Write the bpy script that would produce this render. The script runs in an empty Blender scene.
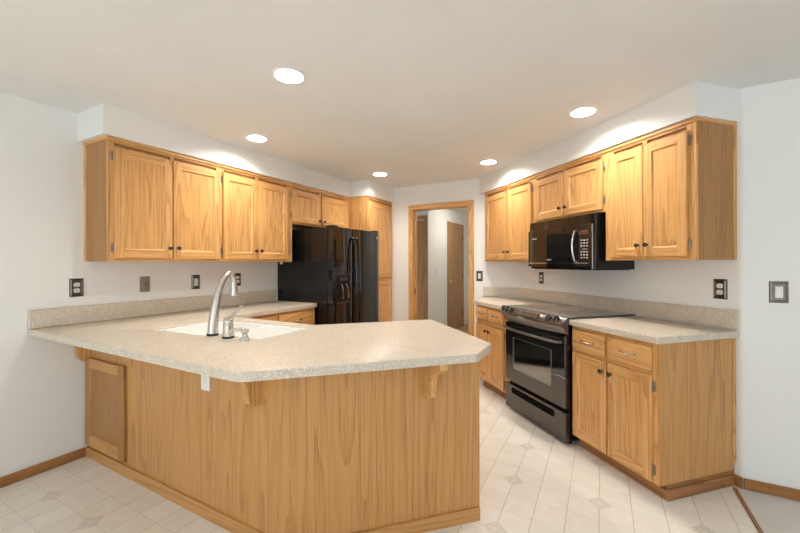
import bpy, bmesh, math, random
from mathutils import Vector, Matrix
C = bpy.context.scene.collection
SC = bpy.context.scene
S2 = math.sqrt(2.0)

# ------------------------------------------------------------------ camera
cam_d = bpy.data.cameras.new('camera')
cam = bpy.data.objects.new('camera', cam_d)
C.objects.link(cam)
cam_d.sensor_width = 36.0
cam_d.lens = 370.37 / 800 * 36.0
cam_d.shift_y = -3.43 / 800
cam_d.clip_start = 0.02
cam.matrix_world = (Matrix.Translation((3.1475, -0.9252, 1.3314)) @ Matrix.Rotation(math.radians(28.588), 4, 'Z')
                    @ Matrix.Rotation(math.radians(90), 4, 'X') @ Matrix.Rotation(math.radians(-0.127), 4, 'Z'))
SC.camera = cam

# ------------------------------------------------------------------ world, daylight, exposure
SC.view_settings.view_transform = 'Standard'
SC.view_settings.look = 'None'
SC.view_settings.gamma = 1.0
SC.view_settings.use_curve_mapping = False
SC.view_settings.exposure = 0.33
w = bpy.data.worlds.new('world')
SC.world = w
w.use_nodes = True
w.node_tree.nodes['Background'].inputs[0].default_value = (0.75, 0.87, 1.0, 1)
w.node_tree.nodes['Background'].inputs[1].default_value = 1.0


def window_light(name, loc, rot, sx, sy, power, col):
    d = bpy.data.lights.new(name, 'AREA')
    d.shape = 'RECTANGLE'
    d.size, d.size_y = sx, sy
    d.energy = power
    d.color = col
    o = bpy.data.objects.new(name, d)
    o.location = loc
    o.rotation_euler = rot
    C.objects.link(o)


R90 = math.pi / 2
LIGHT_BACK, LIGHT_RIGHT, CAN_STRENGTH = 39.0, 11.0, 250.0
window_light('daylight_back', (2.9, -4.24, 1.25), (R90, 0, 0), 4.2, 2.1, LIGHT_BACK, (0.86, 0.93, 1.0))
sun_d = bpy.data.lights.new('sun', 'SUN')  # added sun, its bounce off the unseen dining floor lifts the ceiling
sun_d.energy = 10.0
sun_d.angle = math.radians(1.0)
sun_d.color = (.90, .95, 1.0)
sun = bpy.data.objects.new('sun', sun_d)
sun.rotation_euler = (math.radians(42), 0, math.radians(8))
C.objects.link(sun)
window_light('daylight_right', (6.54, -1.2, 1.25), (R90, 0, R90), 2.6, 2.1, LIGHT_RIGHT, (0.92, 0.96, 1.0))


# ------------------------------------------------------------------ node helpers
class NT:
    def __init__(s, name):
        s.m = bpy.data.materials.new(name)
        s.m.use_nodes = True
        s.t = s.m.node_tree
        s.b = s.t.nodes['Principled BSDF']

    def n(s, typ, **kw):
        nd = s.t.nodes.new(typ)
        for k, v in kw.items():
            setattr(nd, k, v)
        return nd

    def put(s, sock, v):
        if isinstance(v, bpy.types.NodeSocket):
            s.t.links.new(v, sock)
        else:
            sock.default_value = v

    def math(s, op, a, b=None, c=None):
        nd = s.n('ShaderNodeMath', operation=op)
        s.put(nd.inputs[0], a)
        if b is not None: s.put(nd.inputs[1], b)
        if c is not None: s.put(nd.inputs[2], c)
        return nd.outputs[0]

    def vmath(s, op, a, b=None):
        nd = s.n('ShaderNodeVectorMath', operation=op)
        s.put(nd.inputs[0], a)
        if b is not None: s.put(nd.inputs[1], b)
        return nd.outputs[0]

    def noise(s, vec, scale, detail=3, rough=.55, dist=0.0):
        nd = s.n('ShaderNodeTexNoise')
        s.put(nd.inputs['Vector'], vec)
        nd.inputs['Scale'].default_value = scale
        nd.inputs['Detail'].default_value = detail
        nd.inputs['Roughness'].default_value = rough
        nd.inputs['Distortion'].default_value = dist
        return nd.outputs['Fac']

    def ramp(s, fac, stops):
        nd = s.n('ShaderNodeValToRGB')
        s.put(nd.inputs[0], fac)
        el = nd.color_ramp.elements
        while len(el) < len(stops): el.new(.5)
        for e, (p, c) in zip(el, stops):
            e.position = p
            e.color = (*c, 1)
        return nd.outputs[0]

    def mix(s, fac, a, b, blend='MIX'):
        nd = s.n('ShaderNodeMix', data_type='RGBA', blend_type=blend)
        s.put(nd.inputs[0], fac)
        s.put(nd.inputs[6], a if isinstance(a, bpy.types.NodeSocket) else (*a, 1))
        s.put(nd.inputs[7], b if isinstance(b, bpy.types.NodeSocket) else (*b, 1))
        return nd.outputs[2]

    def bump(s, h, strength=.2, dist=.002):
        nd = s.n('ShaderNodeBump')
        nd.inputs['Strength'].default_value = strength
        nd.inputs['Distance'].default_value = dist
        s.put(nd.inputs['Height'], h)
        s.t.links.new(nd.outputs[0], s.b.inputs['Normal'])

    def coords(s):
        return s.n('ShaderNodeTexCoord').outputs['Object']

    def rand(s):
        return s.n('ShaderNodeObjectInfo').outputs['Random']


def srgb(r, g, b):
    f = lambda c: (c / 255 / 12.92) if c <= 10 else ((c / 255 + .055) / 1.055) ** 2.4
    return (f(r), f(g), f(b))


def plain(name, col, rough=.5, metal=0.0, emit=None, strength=0, noise=0.03, coat=0.0, spec=.5):
    t = NT(name)
    co = t.coords()
    nz = t.noise(co, 30, 2)
    dark = tuple(c * (1 - noise * 2) for c in col)
    lite = tuple(min(1, c * (1 + noise)) for c in col)
    t.put(t.b.inputs['Base Color'], t.ramp(nz, [(.3, dark), (.7, lite)]))
    t.b.inputs['Roughness'].default_value = rough
    t.b.inputs['Metallic'].default_value = metal
    t.b.inputs['Coat Weight'].default_value = coat
    t.b.inputs['Coat Roughness'].default_value = .05
    t.b.inputs['Specular IOR Level'].default_value = spec
    if emit:
        t.b.inputs['Emission Color'].default_value = (*emit, 1)
        t.b.inputs['Emission Strength'].default_value = strength
    return t.m


def oak(name, axis, light, dark, rough=.36, ring=16.0, vary=.10, rw=.36, mw=.50):
    """plain-sawn oak: growth rings as contours of a noise stretched along the grain + fine pores"""
    t = NT(name)
    co = t.coords()
    rnd = t.rand()
    off = t.n('ShaderNodeCombineXYZ')
    for i in range(3):
        t.put(off.inputs[i], t.math('MULTIPLY', rnd, (13.7, 7.3, 9.1)[i]))
    co = t.vmath('ADD', co, off.outputs[0])
    st = {'x': (.42, 6.5, 6.5), 'y': (6.5, .42, 6.5), 'z': (6.5, 6.5, .42)}[axis]
    low = t.noise(t.vmath('MULTIPLY', co, st), 1.0, 1.5, .4)
    rings = t.math('FRACT', t.math('MULTIPLY', low, ring))
    rings = t.math('POWER', rings, 3.0)
    st2 = {'x': (3, 150, 150), 'y': (150, 3, 150), 'z': (150, 150, 3)}[axis]
    fine = t.noise(t.vmath('MULTIPLY', co, st2), 1.0, 2, .6)
    pores = t.ramp(fine, [(.50, (0, 0, 0)), (.68, (1, 1, 1))])
    st3 = {'x': (1.5, 60, 60), 'y': (60, 1.5, 60), 'z': (60, 60, 1.5)}[axis]
    mid = t.noise(t.vmath('MULTIPLY', co, st3), 1.0, 2, .6)
    v = t.math('ADD', t.math('MULTIPLY', rings, rw), t.math('MULTIPLY', pores, .30))
    v = t.math('ADD', v, t.math('MULTIPLY', mid, mw))
    col = t.ramp(v, [(.24, light), (.90, dark)])
    br = t.math('ADD', t.math('MULTIPLY', rnd, vary), 1 - vary / 2)
    hsv = t.n('ShaderNodeHueSaturation')
    t.put(hsv.inputs['Color'], col)
    t.put(hsv.inputs['Value'], br)
    t.put(t.b.inputs['Base Color'], hsv.outputs[0])
    t.b.inputs['Roughness'].default_value = rough
    t.bump(fine, .12, .001)
    return t.m


M = {}
OL, OD = srgb(222, 170, 106), srgb(160, 104, 50)          # finished oak of doors and frames
for ax in 'xyz':
    M['oak_' + ax] = oak('oak_' + ax, ax, OL, OD)
PL, PD = srgb(202, 150, 88), srgb(150, 101, 50)          # flatter veneer of the end and back panels
for ax in 'xyz':
    M['veneer_' + ax] = oak('veneer_' + ax, ax, PL, PD, ring=11.0, vary=.05, rw=.30, mw=.42)
EL, ED = srgb(174, 124, 68), srgb(128, 84, 40)            # duller, darker brown for the wall cabinet ends and peninsula door
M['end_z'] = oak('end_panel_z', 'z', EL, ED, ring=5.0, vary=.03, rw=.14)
M['panel'] = oak('oak_panel', 'z', srgb(219, 167, 103), srgb(163, 108, 54), ring=20.0)
BL, BD = srgb(168, 116, 66), srgb(108, 66, 30)            # darker stained base trim
for ax in 'xyz':
    M['trim_' + ax] = oak('trim_' + ax, ax, BL, BD, ring=5.0, vary=.05)
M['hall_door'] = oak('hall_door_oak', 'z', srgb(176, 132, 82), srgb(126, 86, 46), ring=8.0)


def wall_mat(name, col):
    t = NT(name)
    co = t.coords()
    nz = t.noise(co, 90, 3, .6)
    big = t.noise(co, 1.3, 2, .5)
    t.put(t.b.inputs['Base Color'], t.ramp(big, [(.3, tuple(c * .985 for c in col)), (.7, col)]))
    t.b.inputs['Roughness'].default_value = .75
    t.bump(nz, .08, .002)
    return t.m


M['wall'] = wall_mat('wall_paint', srgb(235, 234, 229))
t = NT('ceiling_texture')
co = t.coords()
nz = t.noise(co, 55, 4, .65, .6)
kd = t.ramp(nz, [(.46, (0, 0, 0)), (.56, (1, 1, 1))])
t.put(t.b.inputs['Base Color'], t.ramp(t.noise(co, 2, 2), [(.3, srgb(228, 228, 225)), (.7, srgb(232, 232, 229))]))
t.b.inputs['Roughness'].default_value = .85
t.bump(kd, .22, .002)
M['ceiling'] = t.m


def counter_mat():
    t = NT('speckled_counter')
    co = t.coords()
    v = t.n('ShaderNodeTexVoronoi')
    t.put(v.inputs['Vector'], co)
    v.inputs['Scale'].default_value = 230
    spk = t.noise(co, 150, 2, .7)
    big = t.noise(co, 14, 4, .6)
    base = t.ramp(big, [(.3, srgb(200, 186, 165)), (.7, srgb(209, 196, 177))])
    c1 = t.mix(t.ramp(spk, [(.57, (0, 0, 0)), (.72, (.6, .6, .6))]), base, srgb(188, 168, 143))
    cr = t.n('ShaderNodeSeparateColor')
    t.put(cr.inputs[0], v.outputs['Color'])
    c2 = t.mix(t.math('MULTIPLY', t.math('GREATER_THAN', cr.outputs[0], .86), .5), c1, srgb(244, 240, 232))
    c3 = t.mix(t.math('MULTIPLY', t.math('LESS_THAN', cr.outputs[0], .05), .3), c2, srgb(134, 122, 112))
    t.put(t.b.inputs['Base Color'], c3)
    t.b.inputs['Roughness'].default_value = .33
    return t.m


M['counter'] = counter_mat()


def floor_mat():
    t = NT('vinyl_tile_floor')
    sp = t.n('ShaderNodeSeparateXYZ')
    co = t.coords()
    t.put(sp.inputs[0], co)
    PX, PY = .46, .4715
    u = t.math('DIVIDE', t.math('SUBTRACT', sp.outputs[0], .373 - 20 * PX), PX)
    v = t.math('DIVIDE', t.math('SUBTRACT', sp.outputs[1], -.013 - 20 * PY), PY)

    def cell(q, k, size):
        f = t.math('FRACT', t.math('ADD', t.math('MULTIPLY', q, k), .5))
        return t.math('MULTIPLY', t.math('ABSOLUTE', t.math('SUBTRACT', f, .5)), size)
    m = t.math('ADD', cell(u, 1, PX), cell(v, 1, PY))
    inside = t.math('LESS_THAN', m, .057)
    lines = None
    for q, size in ((u, PX), (v, PY)):
        l = t.math('LESS_THAN', cell(q, 3, size / 3), .0016)
        lines = l if lines is None else t.math('MAXIMUM', lines, t.math('MULTIPLY', l, .5))
    lines = t.math('MULTIPLY', lines, t.math('SUBTRACT', 1.0, inside))
    for r in (.057, .040, .022):
        lines = t.math('MAXIMUM', lines, t.math('LESS_THAN', t.math('ABSOLUTE', t.math('SUBTRACT', m, r)), .0022))
    wn = t.n('ShaderNodeTexWhiteNoise', noise_dimensions='2D')
    cv = t.n('ShaderNodeCombineXYZ')
    t.put(cv.inputs[0], t.math('FLOOR', t.math('MULTIPLY', u, 3)))
    t.put(cv.inputs[1], t.math('FLOOR', t.math('MULTIPLY', v, 3)))
    t.put(wn.inputs['Vector'], cv.outputs[0])
    marble = t.noise(t.vmath('ADD', co, t.vmath('MULTIPLY', wn.outputs['Color'], (3, 3, 3))), 7, 5, .62, 1.2)
    tone = t.math('ADD', t.math('MULTIPLY', marble, .8), t.math('MULTIPLY', wn.outputs['Value'], .2))
    base = t.ramp(tone, [(.3, srgb(236, 227, 213)), (.72, srgb(246, 240, 230))])
    base = t.mix(t.math('MULTIPLY', inside, .18), base, srgb(200, 190, 172))
    base = t.mix(t.math('MULTIPLY', lines, .62), base, srgb(150, 137, 120))
    t.put(t.b.inputs['Base Color'], base)
    t.b.inputs['Roughness'].default_value = .33
    t.bump(t.math('SUBTRACT', 1.0, lines), .15, .001)
    return t.m


M['floor'] = floor_mat()
M['hall_floor'] = plain('hall_vinyl', srgb(196, 172, 138), .5, noise=.1)
t = NT('carpet')
co = t.coords()
t.put(t.b.inputs['Base Color'], t.ramp(t.noise(co, 120, 4, .7), [(.3, srgb(212, 207, 200)), (.7, srgb(228, 224, 217))]))
t.b.inputs['Roughness'].default_value = .95
t.bump(t.noise(co, 300, 2), .5, .004)
M['carpet'] = t.m

M['black'] = plain('black_gloss', (.006, .0055, .005), .05, 0, noise=.0, spec=.75)
M['black_side'] = plain('black_textured', (.006, .006, .006), .22, 0, noise=.1)
M['black_matte'] = plain('black_matte', (.005, .005, .005), .5, spec=.25)
M['black_steel'] = plain('black_stainless', (.125, .112, .10), .24, .85, noise=.02)
M['panel_steel'] = plain('control_panel_steel', (.20, .18, .16), .28, .85, noise=.02)
M['glass'] = plain('dark_glass', (.010, .010, .010), .03, 0, coat=1.0, noise=0)
M['oven_window'] = plain('oven_window_glass', (.30, .285, .26), .05, 1.0, noise=0)
M['cooktop'] = plain('cooktop_glass', (.03, .028, .026), .10, 0, coat=1.0, noise=.1)
M['void_black'] = plain('recess_black', (.003, .003, .003), .8, spec=.05)
M['nickel'] = plain('brushed_nickel', (.60, .56, .51), .26, 1.0)
M['chrome'] = plain('chrome', (.78, .77, .75), .10, 1.0, noise=0)
M['brass'] = plain('brass', (.85, .66, .40), .35, 1.0)
M['bronze'] = plain('dark_bronze', (.09, .08, .072), .16, 1.0)
M['pewter'] = plain('pewter', (.27, .25, .22), .30, 1.0)
M['pewter_dark'] = plain('dark_pewter', (.10, .09, .08), .35, .9)
M['white'] = plain('white_plastic', srgb(236, 234, 228), .4, noise=.01)
M['ivory'] = plain('ivory_plastic', srgb(234, 228, 212), .4, noise=.01)
M['grey_plate'] = plain('grey_plate', srgb(150, 143, 132), .4, .5, noise=.05)
M['sink'] = plain('sink_white', srgb(240, 238, 233), .12, noise=.005, coat=.3)
M['trim_white'] = plain('can_trim', srgb(240, 238, 234), .5, noise=.01)
M['lamp'] = plain('lamp_lens', (1, .95, .86), .5, emit=(1.0, .955, .90), strength=CAN_STRENGTH)
M['hall_fill_lamp'] = plain('hall_fill_glass', (1, .95, .86), .5, emit=(1.0, .95, .88), strength=34.0)  # glow of the added, unseen hall lamp
M['key'] = plain('key_print', srgb(205, 203, 196), .5)
M['display'] = plain('display_reflection_glass', (.12, .062, .034), .08, .3, coat=.6, noise=0)  # brown base colour stands in for a copper reflection in the glass
M['rubber'] = plain('black_rubber', (.02, .02, .02), .6)
M['burner'] = plain('burner_print', (.09, .085, .08), .2, 0)


# ------------------------------------------------------------------ mesh helpers
class MB:
    def __init__(s, *mats):
        s.bm = bmesh.new()
        s.mats = [M[m] if isinstance(m, str) else m for m in mats]

    def face(s, pts, mi=0, smooth=False):
        f = s.bm.faces.new([s.bm.verts.new(p) for p in pts])
        f.material_index = mi
        f.smooth = smooth
        return f

    def box(s, x0, x1, y0, y1, z0, z1, mi=0, bev=0.0, seg=1):
        r = bmesh.ops.create_cube(s.bm, size=1)
        vs = r['verts']
        for v in vs:
            v.co = Vector(((x0 + x1) / 2 + v.co.x * (x1 - x0), (y0 + y1) / 2 + v.co.y * (y1 - y0), (z0 + z1) / 2 + v.co.z * (z1 - z0)))
        fs = list({f for v in vs for f in v.link_faces})
        for f in fs: f.material_index = mi
        if bev > 0:
            es = list({e for v in vs for e in v.link_edges})
            r = bmesh.ops.bevel(s.bm, geom=es, offset=bev, segments=seg, affect='EDGES', profile=.5)
            for f in r['faces']:
                f.material_index = mi
                f.smooth = seg > 1
        return s

    def prism(s, poly, z0, z1, mi=0, bev=0.0, mat=None, smooth=False):
        """poly in (x,y) ccw, extruded z0..z1; mat maps local to target space"""
        bm = s.bm
        a = [bm.verts.new((x, y, z0)) for x, y in poly]
        b = [bm.verts.new((x, y, z1)) for x, y in poly]
        n = len(poly)
        fs = [bm.faces.new(a[::-1]), bm.faces.new(b)]
        side = []
        for i in range(n):
            f = bm.faces.new((a[i], a[(i + 1) % n], b[(i + 1) % n], b[i]))
            f.smooth = smooth
            side.append(f)
        for f in fs + side: f.material_index = mi
        geo = a + b
        if bev > 0:
            es = list({e for f in fs for e in f.edges})
            r = bmesh.ops.bevel(bm, geom=es, offset=bev, segments=2, affect='EDGES', profile=.5)
            for f in r['faces']: f.material_index = mi
            geo = list(set([v for v in geo if v.is_valid] + r['verts']))
        if mat is not None:
            bmesh.ops.transform(bm, matrix=mat, verts=[v for v in geo if v.is_valid])
        return s

    def lathe(s, prof, c=(0, 0, 0), axis=(0, 0, 1), n=20, mi=0, cap=True, smooth=True):
        """prof = [(r, h)...] along axis from c"""
        ax = Vector(axis).normalized()
        q = Vector((0, 0, 1)).rotation_difference(ax)
        c = Vector(c)
        rings = []
        for r, h in prof:
            rings.append([s.bm.verts.new(c + q @ Vector((r * math.cos(2 * math.pi * k / n), r * math.sin(2 * math.pi * k / n), h))) for k in range(n)])
        for i in range(len(rings) - 1):
            for k in range(n):
                f = s.bm.faces.new((rings[i][k], rings[i][(k + 1) % n], rings[i + 1][(k + 1) % n], rings[i + 1][k]))
                f.material_index = mi
                f.smooth = smooth
        if cap:
            for rg, rev in ((rings[0], True), (rings[-1], False)):
                f = s.bm.faces.new(rg[::-1] if rev else rg)
                f.material_index = mi
        return s

    def tube(s, pts, rad, n=12, mi=0):
        pts = [Vector(p) for p in pts]
        rads = rad if isinstance(rad, (list, tuple)) else [rad] * len(pts)
        rings = []
        up = None
        for i, p in enumerate(pts):
            d = (pts[min(i + 1, len(pts) - 1)] - pts[max(i - 1, 0)]).normalized()
            if up is None:
                up = d.orthogonal().normalized()
            up = (up - d * up.dot(d)).normalized()
            sd = d.cross(up)
            rings.append([s.bm.verts.new(p + (up * math.cos(2 * math.pi * k / n) + sd * math.sin(2 * math.pi * k / n)) * rads[i]) for k in range(n)])
        for i in range(len(rings) - 1):
            for k in range(n):
                f = s.bm.faces.new((rings[i][k], rings[i][(k + 1) % n], rings[i + 1][(k + 1) % n], rings[i + 1][k]))
                f.smooth = True
                f.material_index = mi
        for rg, rev in ((rings[0], True), (rings[-1], False)):
            f = s.bm.faces.new(rg[::-1] if rev else rg)
            f.material_index = mi
        return s

    def build(s, name, parent=None, **tags):
        bmesh.ops.recalc_face_normals(s.bm, faces=s.bm.faces[:])
        me = bpy.data.meshes.new(name)
        s.bm.to_mesh(me)
        s.bm.free()
        for m in s.mats: me.materials.append(m)
        o = bpy.data.objects.new(name, me)
        C.objects.link(o)
        if any(p.use_smooth for p in me.polygons):
            me.set_sharp_from_angle(angle=math.radians(40))
        if parent is not None: o.parent = parent
        for k, v in tags.items(): o[k] = v
        return o


def thing(name, label, cat, loc, rz=0.0, group=None):
    o = bpy.data.objects.new(name, None)
    o.empty_display_size = .1
    C.objects.link(o)
    o.location = loc
    o.rotation_euler = (0, 0, rz)
    o['label'] = label
    o['category'] = cat
    if group: o['group'] = group
    return o


def struct(mb, name):
    return mb.build(name, kind='structure')


def copy_tree(root, loc, rz, label, group=None):
    r = root.copy()
    C.objects.link(r)
    r.location = loc
    r.rotation_euler = (0, 0, rz)
    r['label'] = label
    if group: r['group'] = group
    for ch in root.children:
        c = ch.copy()
        C.objects.link(c)
        c.parent = r
        for g in ch.children:
            d = g.copy()
            C.objects.link(d)
            d.parent = c
    return r


# ------------------------------------------------------------------ plan of the place
CR = 4.124                      # distance of the diagonal wall from the origin
N = Vector((1, 1, 0)) / S2      # into the diagonal wall
U = Vector((-1, 1, 0)) / S2     # along it, away from the camera


def RW(t, d, z=0.0):
    p = N * (CR - d) + U * t
    return Vector((p.x, p.y, z))


RZ_L, RZ_R, RZ_P, RZ_A = R90, -math.pi / 4, 0.0, math.pi / 4
CEIL, ZS, ZU, ZC = 2.36, 2.168, 1.347, 0.923
YD = 3.499                      # wall with the doorway
TC = -1.352                     # end of the diagonal wall
CX, CY = RW(TC, 0).x, RW(TC, 0).y
XM, YB = 6.5, -4.2              # far right and back walls behind the camera

# ---- floor, ceiling
b = MB('floor'); b.box(0, 3.83, YB, YD + .06, -.06, 0); struct(b, 'floor')
b = MB('carpet'); b.box(3.83, XM, YB, CY + .2, -.06, -.001); struct(b, 'floor_dining')
b = MB('hall_floor'); b.box(-.8, 2.4, YD + .06, 7.1, -.06, 0); struct(b, 'floor_hall')
CANS = ((1.645, .566), (.666, 1.182), (.901, 2.719), (3.037, 1.885), (2.135, 2.824))
b = MB('ceiling')
es = []
for lp_ in [[(-.1, YB - .1), (XM + .1, YB - .1), (XM + .1, YD + .1), (-.1, YD + .1)]] + [[(x + .074 * math.cos(2 * math.pi * k / 32), y + .074 * math.sin(2 * math.pi * k / 32)) for k in range(32)] for x, y in CANS]:
    vs = [b.bm.verts.new((x, y, CEIL)) for x, y in lp_]
    es += [b.bm.edges.new((vs[i], vs[(i + 1) % len(vs)])) for i in range(len(vs))]
bmesh.ops.triangle_fill(b.bm, use_beauty=True, use_dissolve=False, edges=es)
r_ = bmesh.ops.extrude_face_region(b.bm, geom=b.bm.faces[:])
for v in r_['geom']:
    if isinstance(v, bmesh.types.BMVert): v.co.z += .10
struct(b, 'ceiling')
b = MB('ceiling'); b.box(-.9, 2.5, YD + .1, 7.2, CEIL, CEIL + .08); struct(b, 'ceiling_hall')
# ---- walls
b = MB('wall'); b.box(-.12, 0, YB - .1, YD + .12, 0, CEIL); struct(b, 'wall_left')
DX0, DX1, DZ = .925, 1.722, 2.05
b = MB('wall')
b.box(0, DX0, YD, YD + .12, 0, CEIL)
b.box(DX1, 2.333 + .3, YD, YD + .12, 0, CEIL)
b.box(DX0, DX1, YD, YD + .12, DZ, CEIL)
struct(b, 'wall_doorway')
# diagonal wall + its rounded outer corner + wall to the right, one plan outline
pl = [(2.333, YD)]
r = .02
c0 = Vector((CX, CY))
d1, d2 = Vector((U.x, U.y)), Vector((1, 0))
for k in range(7):
    s_ = k / 6
    p = (c0 + d1 * r * (1 - s_)) * (1 - s_) + (c0 + d2 * r * s_) * s_
    pl.append((p.x, p.y))
pl += [(XM, CY), (XM, CY + .14), (CX + .09, CY + .14), (2.333 + .14, YD + .04)]
b = MB('wall'); b.prism(pl[::-1], 0, CEIL); struct(b, 'wall_right')
b = MB('wall')
b.box(0, .8, YB - .1, YB, 0, CEIL); b.box(5.0, XM, YB - .1, YB, 0, CEIL)
b.box(.8, 5.0, YB - .1, YB, 0, .2); b.box(.8, 5.0, YB - .1, YB, 2.3, CEIL)
struct(b, 'wall_back')
b = MB('wall')
b.box(XM, XM + .1, YB, -2.5, 0, CEIL); b.box(XM, XM + .1, .1, CY, 0, CEIL)
b.box(XM, XM + .1, -2.5, .1, 0, .2); b.box(XM, XM + .1, -2.5, .1, 2.3, CEIL)
struct(b, 'wall_far_right')
b = MB('white')
for x in (.8, 2.18, 3.56, 4.94): b.box(x, x + .06, YB - .09, YB - .02, .2, 2.3)
b.box(.8, 5.0, YB - .09, YB - .02, .2, .26); b.box(.8, 5.0, YB - .09, YB - .02, 2.24, 2.3)
struct(b, 'window_1')
b = MB('white')
for y in (-2.5, -1.23, .04): b.box(XM + .02, XM + .09, y, y + .06, .2, 2.3)
b.box(XM + .02, XM + .09, -2.5, .1, .2, .26); b.box(XM + .02, XM + .09, -2.5, .1, 2.24, 2.3)
struct(b, 'window_2')
# ---- hall behind the doorway
HX, HY = .57, 4.8
b = MB('wall'); b.box(-.8, HX, HY, HY + .1, 0, CEIL); struct(b, 'wall_hall_front')
b = MB('wall'); b.box(HX - .1, HX, HY + .1, 7.0, 0, CEIL); struct(b, 'wall_hall_left')
b = MB('wall'); b.box(HX - .1, 2.3, 7.0, 7.1, 0, CEIL); struct(b, 'wall_hall_back')
b = MB('wall'); b.box(2.2, 2.3, YD + .12, 7.0, 0, CEIL); struct(b, 'wall_hall_right')
b = MB('wall'); b.box(-.9, -.8, YD + .12, HY + .1, 0, CEIL); struct(b, 'wall_hall_end')

# ---- soffits
b = MB('wall'); b.box(0, .348, .248, 2.8887, ZS, CEIL); b.box(0, .63, 2.8887, YD, ZS, CEIL); struct(b, 'soffit_left')


def clip_run(d, t0, z=None):
    """plan polygon on the diagonal wall between t0 and the doorway wall, depth d (ccw)"""
    tw = (YD - RW(0, d).y) * S2
    a, bq = RW(t0, 0), RW(t0, d)
    return [(a.x, a.y), (2.333, YD), (RW(tw, d).x, YD), (bq.x, bq.y)]


b = MB('wall'); b.prism(clip_run(.348, -1.34), ZS, CEIL); struct(b, 'soffit_right')

# ---- baseboards, casing, strip
b = MB('trim_y'); b.box(0, .014, YB, .283, 0, .062, bev=.003); struct(b, 'baseboard_left')
b = MB('trim_x')
b.box(CX + .006, XM, CY - .014, CY, 0, .062, bev=.003)
struct(b, 'baseboard_right')
b = MB('trim_x')
q0, q1 = RW(-1.315, 0), RW(-1.356, 0)
mt = Matrix.Translation(q0) @ Matrix.Rotation(RZ_R, 4, 'Z')
b.prism([(0, -.014), (.046, -.014), (.040, 0), (0, 0)], 0, .062, mat=mt)
struct(b, 'baseboard_corner')
b = MB('trim_y'); b.box(3.822, 3.842, YB, CY - .03, 0, .008, bev=.003); struct(b, 'trim_1')
b = MB('trim_x'); b.box(HX, 2.2, 6.986, 7.0, 0, .07); struct(b, 'baseboard_hall')
b = MB('trim_x'); b.box(.655, .862, YD - .014, YD, 0, .062); struct(b, 'baseboard_doorway')


def casing(name, x0, x1, z1, y, wd, th, m='oak_z', mh='oak_x', rot=None):
    b = MB(m, mh)
    k = .004
    for xa, xb, inner in ((x0 - wd, x0, 1), (x1, x1 + wd, -1)):
        b.box(xa, xb, y - th, y, 0, z1, 0, bev=k)
    b.box(x0 - wd, x1 + wd, y - th, y, z1, z1 + wd, 1, bev=k)
    return b


b = casing('trim_2', .94, 1.705, 2.036, YD, .066, .018)
b.box(DX0, .94, YD, YD + .12, 0, 2.036, 0); b.box(1.705, DX1, YD, YD + .12, 0, 2.036, 0); b.box(DX0, DX1, YD, YD + .12, 2.036, DZ, 1)
b.box(.94, .952, YD + .05, YD + .075, 0, 2.036, 0); b.box(1.693, 1.705, YD + .05, YD + .075, 0, 2.036, 0)
tr = struct(b, 'trim_2')
b = MB('bronze'); b.box(.952, .9535, YD + .02, YD + .045, .92, .99); b.build('strike_plate', tr)
# hall door facing the doorway (in the short front wall)
b = MB('hall_door', 'hall_door', 'hall_door')
b.box(-.32, .492, HY - .012, HY, .01, 2.055, 0)
b.box(.500, .566, HY - .02, HY, 0, 2.075, 1, bev=.003); b.box(-.40, .566, HY - .02, HY, 2.075, 2.14, 2, bev=.003)
b.box(-.40, -.328, HY - .02, HY, 0, 2.075, 1)
struct(b, 'door_1')
# hall door in the long left hall wall
d2 = MB('hall_door', 'hall_door', 'hall_door')
d2.box(HX, HX + .014, 5.74, 6.52, .01, 2.06, 0)
d2.box(HX, HX + .02, 5.675, 5.735, 0, 2.065, 1, bev=.003); d2.box(HX, HX + .02, 6.525, 6.585, 0, 2.065, 1, bev=.003)
d2.box(HX, HX + .02, 5.675, 6.585, 2.065, 2.125, 2, bev=.003)
d2 = struct(d2, 'door_2')
b = MB('brass'); b.lathe([(.028, 0), (.028, .006), (.012, .012), (.012, .035), (.027, .045), (.029, .06), (.018, .07), (0.001, .071)], (HX + .014, 5.81, .985), (1, 0, 0)); b.build('door_knob', d2)
for z in (.3, 1.05, 1.85):
    b = MB('bronze'); b.box(HX + .014, HX + .022, 6.508, 6.528, z - .045, z + .045); b.build('hinge', d2)


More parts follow.
